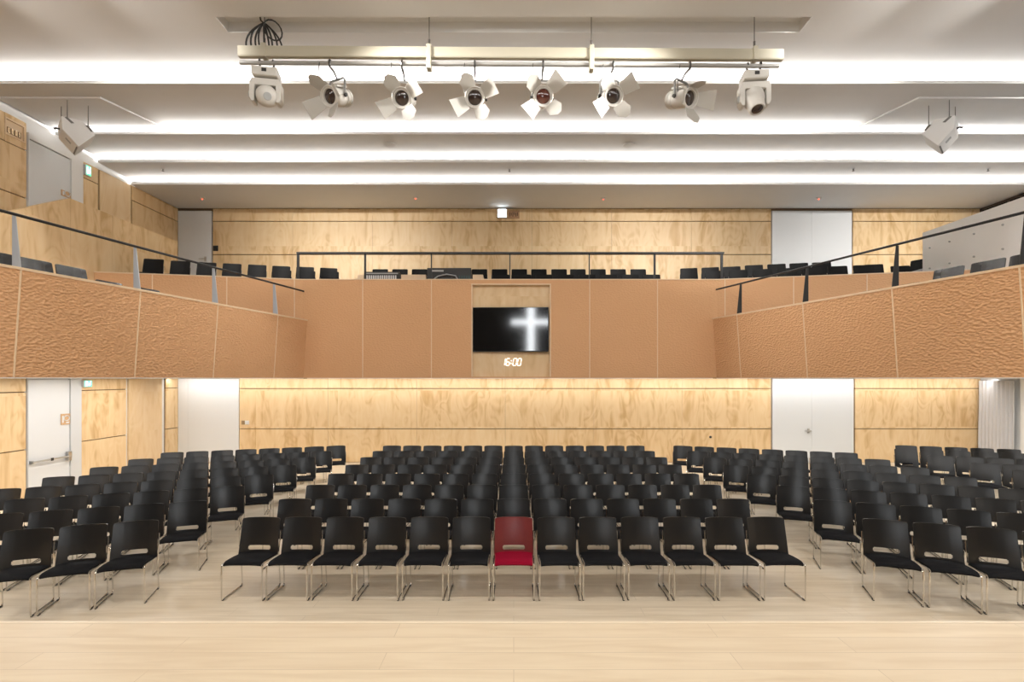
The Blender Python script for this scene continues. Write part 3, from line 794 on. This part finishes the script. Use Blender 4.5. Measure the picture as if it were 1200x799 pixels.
for k in range(9):
    x = -0.30 + 0.512*k
    if x > 3.6: break
    putb(x, 12.0, 4.165, R(random.uniform(-1, 1)), 'black balcony chair low behind the central parapet, %s right of the television side' % NTH[k], 'balcony centre lower row')
for k, (px, py) in enumerate([(385.5, 314), (358, 312.8), (330, 311.8), (302, 310.3), (272.6, 309), (243, 307.5), (212.3, 305.8)]):
    d = F*2.693/(HY-py)
    putb(PX(px, d), d, 4.38, R(13), 'black chair in the left balcony upper row, %s from the central rail' % NTH[k], 'balcony left upper row')
for k in range(3):
    putb(-4.25-0.52*k, 11.66-0.07*k, 4.165, R(9), 'black chair low behind the left end of guard rail, %s from the rail' % NTH[k], 'balcony left lower row')
putb(PX(181, 11.35), 11.35, 4.38, R(13), 'black chair at the outer end of left balcony row, set lower', 'balcony left upper row')
for k, (px, py) in enumerate([(807, 314.2), (832, 313.3), (857, 312.4), (883, 310.6), (909.5, 309.4), (935.5, 308.3), (962, 307.3), (1023, 309.8)]):
    d = F*2.693/(HY-py)
    putb(PX(px, d), d, 4.38, R(-12), 'black chair in the right balcony upper row, %s from the central rail' % NTH[k], 'balcony right upper row')
for k in range(7):
    putb(4.62+0.50*k, 11.60-0.10*k, 4.165, R(-11), 'black chair low behind the right screen wall, %s from the central rail' % NTH[k], 'balcony right lower row')
putb(PX(1054, 11.8), 11.8, PZ(311.5, 11.8)-0.82, R(-12), 'black chair in the right balcony row next to the turned chair', 'balcony right upper row')
putb(PX(1079, 12.3), 12.3, 5.42-0.82, R(-62), 'black chair turned sideways against the end of white partition', 'balcony right upper row')
# wing chairs facing the hall
for k, px in enumerate((2, 41, 83, 128, 174)):
    t = (px-VX)/F; y = 7.97/(0.234 - t); x = t*y
    if k == 0: y = 6.30; x = -7.97+0.234*y
    putb(x-0.02, y, (4.10 if k < 3 else 3.99)-0.82+(0 if k < 3 else 0), R(76), 'dark glossy chair on the left balcony wing, %s from the near end' % NTH[k], 'left wing chairs', True)
for k, px in enumerate((1206, 1158, 1112, 1064, 1022)):
    t = (px-VX)/F; y = 8.60/(t + 0.302); x = t*y
    putb(x+0.02, y, (4.13 if k < 3 else 4.0)-0.82, R(-73), 'dark glossy chair on the right balcony wing, %s from the near end' % NTH[k], 'right wing chairs', True)

# sound desk on the balcony
dk = empty('sound_desk', (PX(492, 11.4), 11.4, 4.165))
tag(dk, 'pale wooden sound desk behind the central balcony parapet', 'desk')
w2 = (PX(566, 11.4)-PX(419, 11.4))/2; ZD = 4.715; zc_ = ZD-4.165
MB().box(-w2, w2, 0, 0.62, zc_-0.035, zc_).build('desk_top', M['cap'], dk, bevel=0.003)
MB().box(-w2+0.02, w2-0.02, 0.01, 0.03, 0.05, zc_-0.036).build('front_panel', M['cap'], dk)
for sx in (-1, 1): MB().box(sx*(w2-0.02)-0.018, sx*(w2-0.02)+0.018, 0.031, 0.6, 0, zc_-0.036).build('leg', M['cap'], dk)
for a, b in ((419, 426), (470, 499), (554, 566)):
    X0, X1 = PX(a, 11.4)-dk.location.x, PX(b, 11.4)-dk.location.x
    MB().box(X0, X1, 0.0, 0.55, zc_, 4.86-4.165).build('raised_shelf', M['cap'], dk, bevel=0.003)
def console(px0, px1, ytop, label, nm, keys):
    x0, x1 = PX(px0, 11.45), PX(px1, 11.45); zt = PZ(ytop, 11.45)
    e = empty(nm, ((x0+x1)/2, 11.45, ZD+0.002)); tag(e, label, 'console')
    w = (x1-x0)/2; h = zt-ZD
    MB().prism([(0.0, 0.0), (0.45, 0.0), (0.45, h*0.55), (0.07, h), (0.0, h)], -w, w, Matrix(((0,0,1,0),(1,0,0,0),(0,1,0,0),(0,0,0,1)))).build('case', M['dark'], e, bevel=0.004)
    if keys:
        kb = MB()
        for k in range(14):
            xx = -w+0.05+k*(2*w-0.1)/14
            kb.box(xx, xx+(2*w-0.1)/14*0.62, -0.012, 0.0, 0.012 if k % 3 else 0.03, h*0.62)
        kb.build('key', M['key_white'], e)
        MB().box(-w+0.03, w-0.03, -0.010, 0, h*0.76, h*0.88).build('display', M['label_grey'], e)
    else:
        MB().tube([(-w*0.75, -0.02, 0.02), (-w*0.5, -0.04, h*0.35), (-w*0.1, -0.03, h*0.5), (w*0.3, -0.05, h*0.38), (w*0.42, -0.02, 0.02)], 0.016, 8).build('cable', M['label_grey'], e, smooth=50)
        for k in range(5):
            MB().box(w*0.45+k*0.055, w*0.45+k*0.055+0.026, -0.012, 0, 0.03 + 0.012*(k % 2), h*0.42).build('socket', M['screen_teal'], e)
        MB().box(-w*0.8, -w*0.25, -0.010, 0, h*0.72, h*0.84).build('label_strip', M['label_grey'], e)
console(427, 468, 318.5, 'black mixing console with white key strips on the sound desk', 'keyboard_console', True)
console(500.5, 552, 314, 'tall black mixing console with cables on the sound desk', 'mixing_console', False)

# ================================================================ LIGHTING BAR
DB = 8.0
yaw = -0.0095
lb = empty('lighting_bar', (PX(598.5, DB), DB, PZ(64.5, DB)), 0)
tag(lb, 'long cream lighting bar hung on thin wires below the ceiling', 'lighting bar')
hl = (PX(917, DB)-PX(280, DB))/2
tilt = Matrix.Rotation(R(0.36), 4, 'Y')
TOPZ = PZ(20, DB)
MB().prism([(-0.035, 0.0), (0.035, 0.0), (0.045, 0.02), (0.045, 0.165), (-0.045, 0.165), (-0.045, 0.02)], -hl, hl, tilt @ Matrix.Translation((0, 0, -0.065)) @ Matrix(((0,0,1,0),(1,0,0,0),(0,1,0,0),(0,0,0,1)))).build('beam', M['beam'], lb, bevel=0.005)
ZPIPE = PZ(75.5, DB) - PZ(64.5, DB)
MB().tube([(-hl+0.02, 0, ZPIPE), (hl-0.06, 0, ZPIPE)], 0.032, 12, mtx=tilt).build('pipe', M['pipe'], lb, smooth=40)
for px in (310, 503, 693, 884):
    X = PX(px, DB) - lb.location.x; zo = -math.sin(R(0.36))*X
    MB().box(X-0.035, X+0.035, -0.065, 0.065, (ZPIPE-0.10 if 400 < px < 800 else -0.08)+zo, 0.135+zo).build('strap', M['beam'], lb, bevel=0.004)
    MB().tube([(X, 0, 0.135+zo), (X, 0, 0.24+zo)], 0.018, 8).build('shackle', M['wire'], lb, smooth=40)
    MB().tube([(X, 0, 0.25+zo), (X, 0, ZC+0.17-lb.location.z)], 0.007, 6).build('suspension_wire', M['wire'], lb, smooth=40)
# cable bundle on the bar's left end
cbm = MB()
bx, bz = PX(310, DB), PZ(54, DB)
tp = Vector((bx, DB-0.02, PZ(28, DB)))
rs = random.Random(3)
for k in range(9):
    a = -0.30 + 0.075*k
    o_ = Vector((bx + a*0.92, DB-0.03+0.02*(k % 3), bz-0.012+0.012*(k % 2)))
    mid = Vector((bx + a*0.80 + 0.03*math.copysign(1, a), DB-0.08, (tp.z+bz)/2+0.04*math.sin(k*2.1)))
    pts = []
    for i in range(9):
        t = i/8
        pts.append(tp*(1-t)**2 + mid*2*t*(1-t) + o_*t*t)
    cbm.tube(pts, 0.014, 6)
loop = [Vector((bx+0.19+0.14*math.cos(t)+0.04*math.sin(t), DB-0.12, bz+0.17+0.13*math.sin(t)-0.10*math.cos(t))) for t in [i*PI/8 for i in range(16)]]
cbm.tube(loop, 0.012, 6, True)
cbm.tube([tp, Vector((bx-0.06, DB, PZ(24, DB))), Vector((bx-0.10, DB+0.02, PZ(12, DB)+0.02))], 0.012, 6)
cb_o = fixed('cable_bundle', cbm, M['dark'], 'tangled black cable bundle hanging at the left end of lighting bar', 'cable', smooth=50)

def aim(dirv, roll=0.0):        # local +Z along dirv
    z = Vector(dirv).normalized(); x = Vector((0,0,1)).cross(z)
    if x.length < 1e-3: x = Vector((1,0,0))
    x.normalize(); y = z.cross(x)
    m = Matrix((x, y, z)).transposed().to_4x4()
    return m @ Matrix.Rotation(roll, 4, 'Z')
ZP_W = lb.location.z + ZPIPE
def pipe_z(X): return ZP_W - math.sin(R(0.36))*(X - lb.location.x)
def clamp(root, X, z0, zt_):
    # hook over the pipe with a stem down to the yoke (in root space)
    c = MB().tube([(-0.0, 0.046*math.cos(t), zt_ + 0.046*math.sin(t)) for t in [PI*1.5 - i*PI/6*1.5 for i in range(7)]], 0.012, 8)
    c.tube([(0, 0, zt_-0.046), (0, 0, z0)], 0.013, 8)
    c.tube([(0, -0.06, zt_-0.02), (0, -0.06, zt_-0.09)], 0.009, 8)
    c.build('clamp', M['clamp'], root, smooth=40)
def spotlight(px, py, dirv, roll, label, lens='lens', leaves=((0.25, 0.28, 30), (0.24, 0.24, 35), (0.26, 0.28, 30), (0.25, 0.25, 35))):
    X = PX(px, DB); Z = PZ(py, DB)
    root = empty('spotlight', (X, DB, Z)); tag(root, label, 'spotlight', 'barn door spotlights on the bar')
    Dv = Vector(dirv).normalized(); A = aim(Dv, roll); A0 = aim(Dv, 0)
    # housing: ribbed can behind the lens
    prof = [(0.0001, -0.44), (0.10, -0.44), (0.135, -0.40), (0.14, -0.36), (0.125, -0.355), (0.125, -0.33), (0.14, -0.325), (0.14, -0.28), (0.125, -0.275), (0.125, -0.25), (0.14, -0.245), (0.14, -0.02), (0.150, -0.015), (0.150, 0.02), (0.115, 0.02), (0.11, -0.005), (0.0001, -0.005)]
    MB().lathe(prof, 28, A0).build('housing', M['lamp_white'], root, smooth=35)
    MB().box(-0.11, 0.11, 0.125, 0.16, -0.34, -0.10, A0).build('control_box', M['lamp_white'], root, bevel=0.006)
    MB().lathe([(0.0001, -0.004), (0.108, -0.004), (0.09, 0.012), (0.0001, 0.02)], 28, A0).build('lens', M[lens], root, smooth=60)
    # barn door frame and leaves
    fr = MB().tube([A @ Vector((0.150*math.cos(t), 0.150*math.sin(t), 0.03)) for t in [k*PI/12 for k in range(24)]], 0.012, 6, True)
    fr.build('barn_door_ring', M['lamp_white'], root, smooth=50)
    for k, (ln, wd, op) in enumerate(leaves):
        a = k*PI/2
        L = A @ Matrix.Rotation(a, 4, 'Z') @ Matrix.Translation((0.148, 0, 0.035)) @ Matrix.Rotation(-R(op), 4, 'Y')
        w0 = 0.10
        poly = [(0.0, -w0), (0.0, w0), (ln, wd/2), (ln, -wd/2)] if k % 2 == 0 else [(0.0, -w0), (0.0, w0), (ln*0.62, wd/2), (ln, wd*0.16), (ln, -wd*0.16), (ln*0.62, -wd/2)]
        MB().prism(poly, -0.002, 0.002, L).build('barn_door', M['leaf'], root)
    # yoke
    sx = Vector((A0[0][0], A0[1][0], A0[2][0])); sx.z = 0; sx.normalize()
    piv = A0 @ Vector((0, 0, -0.17))
    top = 0.35
    zt_ = pipe_z(X) - Z
    yk = MB().tube([piv + sx*0.155, Vector((piv.x, piv.y, 0)) + sx*0.155 + Vector((0,0,top-0.03)), Vector((piv.x, piv.y, 0)) + sx*0.125 + Vector((0,0,top)), Vector((piv.x, piv.y, 0)) - sx*0.125 + Vector((0,0,top)),
                    Vector((piv.x, piv.y, 0)) - sx*0.155 + Vector((0,0,top-0.03)), piv - sx*0.155], 0.018, 8)
    yk.build('yoke', M['yoke'], root, smooth=40)
    for sd in (-1, 1):
        MB().lathe([(0.0001, 0), (0.03, 0), (0.028, 0.03), (0.0001, 0.032)], 12, Matrix.Translation(piv + sx*sd*0.16) @ aim(sx*sd)).build('knob', M['dark'], root, smooth=40)
    c = MB()
    bxp = Vector((piv.x, piv.y, top))
    c.tube([bxp, Vector((piv.x*0.5, piv.y*0.5, (top+zt_)/2)), Vector((0, -0.02, zt_-0.06))] + [Vector((0, 0.046*math.cos(t), zt_ + 0.046*math.sin(t))) for t in [PI*1.5 - i*PI/4 for i in range(1, 7)]], 0.017, 8)
    c.build('clamp', M['clamp'], root, smooth=40)
    s0 = Vector((-0.16, -0.03, zt_))
    MB().tube([s0, Vector((-0.19, 0.0, zt_*0.6)), Vector((-0.17, 0.06, zt_*0.2)), piv + Vector((0, 0.05, 0.13))], 0.006, 6).build('safety_cable', M['dark'], root, smooth=40)
    return root
spotlight(387, 113, (-0.38, -0.84, -0.40), R(20), 'white barn door spotlight turned left, first along the bar from cables', leaves=((0.05, 0.22, 10), (0.26, 0.22, 50), (0.30, 0.30, 28), (0.26, 0.23, 45)))
spotlight(471, 115, (-0.08, -0.90, -0.42), R(28), 'white barn door spotlight angled slightly left, second along the bar from cables')
spotlight(556.5, 114.5, (0.02, -0.92, -0.38), R(28), 'white barn door spotlight facing forward, third along the bar from cables')
spotlight(636.5, 113, (0.06, -0.93, -0.34), R(45), 'white barn door spotlight with reddish lens, fourth along the bar from cables', 'lens_red')
spotlight(718.5, 112.5, (0.16, -0.90, -0.40), R(40), 'white barn door spotlight angled slightly right, fifth along the bar from cables')
spotlight(808, 115, (0.50, -0.79, -0.35), R(8), 'white barn door spotlight turned right, sixth along the bar from cables', leaves=((0.28, 0.30, 32), (0.22, 0.22, 72), (0.05, 0.22, 10), (0.28, 0.28, 42)))

def moving_head(px, label, headdir, yawz, disc):
    X = PX(px, DB); zt_ = pipe_z(X)
    root = empty('hanging_stage_light', (X, DB, zt_), yawz); tag(root, label, 'stage light', 'moving head lights on the bar')
    MB().box(-0.19, 0.19, -0.14, 0.14, -0.27, -0.13).build('base', M['lamp_white'], root, bevel=0.02)
    MB().box(-0.035, 0.035, -0.147, -0.139, -0.215, -0.165).build('display', M['dark'], root)
    for sx in (-0.1, 0.1):
        hk = [(sx, 0.046*math.cos(t), 0.046*math.sin(t)) for t in [PI*1.0 - i*PI/4 for i in range(7)]]
        MB().tube(hk + [(sx, 0, -0.06), (sx, 0, -0.13)], 0.012, 8).build('clamp', M['clamp'], root, smooth=40)
    y = MB()
    y.prism([(-0.235, -0.36), (-0.20, -0.29), (0.20, -0.29), (0.235, -0.36), (0.235, -0.60), (0.205, -0.66), (0.16, -0.66), (0.155, -0.40), (-0.155, -0.40), (-0.16, -0.66), (-0.205, -0.66), (-0.235, -0.60)], -0.09, 0.09, axis='y')
    y.build('yoke', M['lamp_white'], root, bevel=0.012)
    hd = Vector(headdir); A = Matrix.Translation((0, 0, -0.53)) @ aim(hd)
    MB().lathe([(0.0001, -0.20), (0.08, -0.20), (0.135, -0.16), (0.16, -0.08), (0.16, 0.04), (0.135, 0.10), (0.125, 0.22), (0.105, 0.25), (0.09, 0.25), (0.085, 0.235), (0.0001, 0.235)], 28, A).build('head', M['lamp_white'], root, smooth=40)
    MB().lathe([(0.0001, 0.236), (0.083, 0.236), (0.07, 0.245), (0.0001, 0.252)], 24, A).build('lens', M['lens'], root, smooth=60)
    MB().lathe([(0.0001, -0.206), (0.055, -0.206), (0.06, -0.20), (0.0001, -0.199)], 20, A).build('rear_grille', M['label_grey'], root, smooth=40)
    MB().lathe([(0.0001, 0), (0.06, 0), (0.05, 0.02), (0.0001, 0.022)], 20, Matrix.Translation((-0.235, 0, -0.53)) @ Matrix.Rotation(-PI/2, 4, 'Y')).build('pivot_cap', M['label_grey'], root, smooth=40)
moving_head(312.5, 'white moving head light under the cables, its head facing away', (-0.30, 0.82, 0.42), R(10), True)
moving_head(883.5, 'white moving head light at the right end of bar pointing down', (0.05, -0.45, -0.9), R(-6), False)

# hanging loudspeakers
def hung_speaker(cx, cy, s, lab):
    d = 9.9; X = PX(cx, d); Z = PZ(cy, d)
    phi = math.atan2(X, d)
    e = empty('hanging_loudspeaker', (X, d, Z)); tag(e, lab, 'loudspeaker', 'loudspeakers hung from the ceiling')
    rt = Vector((math.cos(phi), -math.sin(phi), 0)); aw = Vector((math.sin(phi)*0.98, math.cos(phi)*0.98, -0.03))
    def P(a, z, t=0.0): return rt*(s*a) + Vector((0, 0, z)) + (aw + rt*(-s*0.11))*t
    pent = [(-.228, .295), (.085, .31), (.283, .087), (.028, -.225), (-.214, .05)]
    n = 5; L = 0.56
    m = MB(); vs = [P(a, z) for a, z in pent] + [P(a, z, L) for a, z in pent]
    m.add(vs, [list(range(5)), list(range(9, 4, -1))] + [(i, (i+1) % 5, 5+(i+1) % 5, 5+i) for i in range(5)])
    m.build('cabinet', M['speaker'], e, bevel=0.008)
    def quad_plate(a0, a1, t0, t1, w0, w1, mat, nm):      # plate on a side face between pentagon corners
        (xa, za), (xb, zb2) = pent[a0], pent[a1]
        def Q(w, t): 
            a = xa+(xb-xa)*w; z = za+(zb2-za)*w
            return P(a, z, t)
        q = [Q(w0, t0), Q(w1, t0), Q(w1, t1), Q(w0, t1)]
        nrm = (q[1]-q[0]).cross(q[3]-q[0]).normalized()
        cen = sum((P(a, z, L/2) for a, z in pent), Vector())/5
        if nrm.dot(q[0]-cen) < 0: nrm = -nrm
        MB().hexa([v + nrm*0.001 for v in q] + [v + nrm*0.008 for v in q]).build(nm, mat, e)
    quad_plate(4, 3, 0.16, 0.24, 0.30, 0.62, M['label_grey'], 'label_plate')
    quad_plate(4, 3, 0.08, 0.5, 0.90, 0.97, M['wire'], 'input_panel')
    for (a, z, a2, z2) in ((-0.16, 0.285, -0.06, 0.20), (0.15, 0.225, 0.235, 0.13)):
        b = MB().hexa([P(a-0.02, z, -0.012), P(a2-0.02, z2, -0.012), P(a2-0.02, z2, -0.001), P(a-0.02, z, -0.001), P(a+0.02, z+0.015, -0.012), P(a2+0.02, z2+0.015, -0.012), P(a2+0.02, z2+0.015, -0.001), P(a+0.02, z+0.015, -0.001)])
        b.build('bracket', M['wire'], e)
    ztop = CZ + 5.46 - Z - 0.036
    for (a, z, t) in ((-0.14, 0.285, 0.0), (0.17, 0.235, 0.0), (-0.19, 0.25, 0.40)):
        p = P(a, z, t - 0.006)
        MB().tube([p, p + Vector((0, 0, 0.12)), Vector((p.x, p.y, ztop))], [0.010, 0.008, 0.006], 6).build('suspension_wire', M['wire'], e, smooth=40)
    p = P(-0.235, 0.08, 0.12)
    MB().tube([p, p - rt*s*0.05, p - rt*s*0.09 + Vector((0,0,-0.02))], 0.022, 8).build('connector', M['dark'], e, smooth=40)
hung_speaker(90, 158, 1, 'white wedge loudspeaker hung from the ceiling on the left')
hung_speaker(1101.5, 157, -1, 'white wedge loudspeaker hung from the ceiling on the right')

# ================================================================ LIGHT
def area(name, loc, sx, sy, power, col, direction=(0,0,-1), spread=None, shape='RECTANGLE'):
    l = bpy.data.lights.new(name, 'AREA'); l.shape = shape; l.size = sx; l.size_y = sy
    l.energy = power; l.color = col
    if spread: l.spread = spread
    o = bpy.data.objects.new(name, l); COL.objects.link(o); o.location = loc
    d = Vector(direction).normalized()
    o.rotation_euler = (-d).to_track_quat('Z', 'X' if abs(d.x) < 0.5 else 'Y').to_euler()
    # keep local X along world X for the long strips
    z = -d; x = Vector((1,0,0)); x = (x - z*x.dot(z)).normalized(); y = z.cross(x)
    o.rotation_euler = Matrix((x, y, z)).transposed().to_euler()
    return o
WARM = (1.0, 0.972, 0.93); NEUT = (1.0, 0.985, 0.965)
COVE = (74, 54, 42, 38)          # W per 4 m segment
for i, (y, dz) in enumerate(EDGES):
    for k in range(6):
        x0 = XL + (XR-XL)*k/6; w = (XR-XL)/6
        area('cove_strip_light', (x0+w/2, y+0.10, CZ+dz+0.052), w-0.02, 0.03, COVE[i], NEUT, (0, -0.75, 0.66))
# added fill strips, out of view above the stage and front of the hall
for y, p in ((3.4, 128), (0.2, 54), (-2.6, 36)):
    for k in range(4):
        area('added_ceiling_fill', (-6.7+ (XR-XL)/4*k*0.92, y, ZC-0.012), 4.6, 0.14, p, WARM, (0, 0.25, -0.97) if y > 3 else (0, 0, -1))
for x in (-7.0, -5.5, 5.4, 6.7, 10.6, 12.4):  # added lamps out of view that brighten the upper back wall
    area('added_ceiling_fill', (x, 6.7, ZC-0.03), 1.3, 0.14, 34, WARM, (-0.05 if abs(x) > 9 else -0.30 if x > 0 else 0.16, 0.95, -0.27), spread=R(52))
for sx in (-1, 1):  # added pair out of view, lifting the left wall and right partition
    area('added_side_fill', (3.4*sx, 7.0, ZC-0.04), 0.9, 0.2, 42, WARM, (-11.6*sx, 3.2, -3.4), spread=R(42))
# recessed lamps in the soffit
for x in (-8.6, -6.9, 6.6, 8.6, 10.8):
    for y in (3.2, 5.4, 7.6, 9.8):
        if abs(x) < 7 and y < 4: continue
        area('soffit_downlight', (x, y, SOF-0.004), 0.2, 0.2, 20, NEUT, shape='DISK')
for x in (-8.5, -5.8, -3.4, -1.1, 1.2, 3.5, 5.8, 8.1, 10.4, 12.6):
    area('soffit_downlight', (x, 12.2, SOF-0.004), 0.2, 0.2, 26, NEUT, shape='DISK')
for k in range(6):
    w = (XR-XL)/6
    area('wall_wash_light', (XL+w*(k+0.5), 14.55, SOF-0.004), w-0.05, 0.08, 30, NEUT, (0, 0.35, -0.94))
for k in range(2):
    area('wall_wash_light', (XL+0.55, 7.6+k*4.0, SOF-0.004), 0.08, 3.6, 15, NEUT)

w = bpy.data.worlds.new('World'); SC.world = w; w.use_nodes = True
w.node_tree.nodes['Background'].inputs[0].default_value = (0.9, 0.95, 1.0, 1)
w.node_tree.nodes['Background'].inputs[1].default_value = 0.05

# ================================================================ CAMERA
cam = bpy.data.cameras.new('camera'); cam.sensor_fit = 'HORIZONTAL'; cam.sensor_width = 36
cam.lens = F/1200*36; cam.shift_x = (600-VX)/1200; cam.shift_y = (HY-399.5)/1200
cam.clip_start = 0.05; cam.clip_end = 100
co = bpy.data.objects.new('camera', cam); COL.objects.link(co)
co.location = (0, 0, CZ); co.rotation_euler = (PI/2, 0, 0)
SC.camera = co
vs = SC.view_settings
vs.view_transform = 'Standard'; vs.look = 'None'; vs.gamma = 1.0; vs.exposure = 0.30
vs.use_curve_mapping = False
cy = SC.cycles
cy.use_denoising = True
cy.max_bounces = 8; cy.diffuse_bounces = 5; cy.glossy_bounces = 4
cy.sample_clamp_indirect = 4.0
cy.caustics_reflective = False; cy.caustics_refractive = False
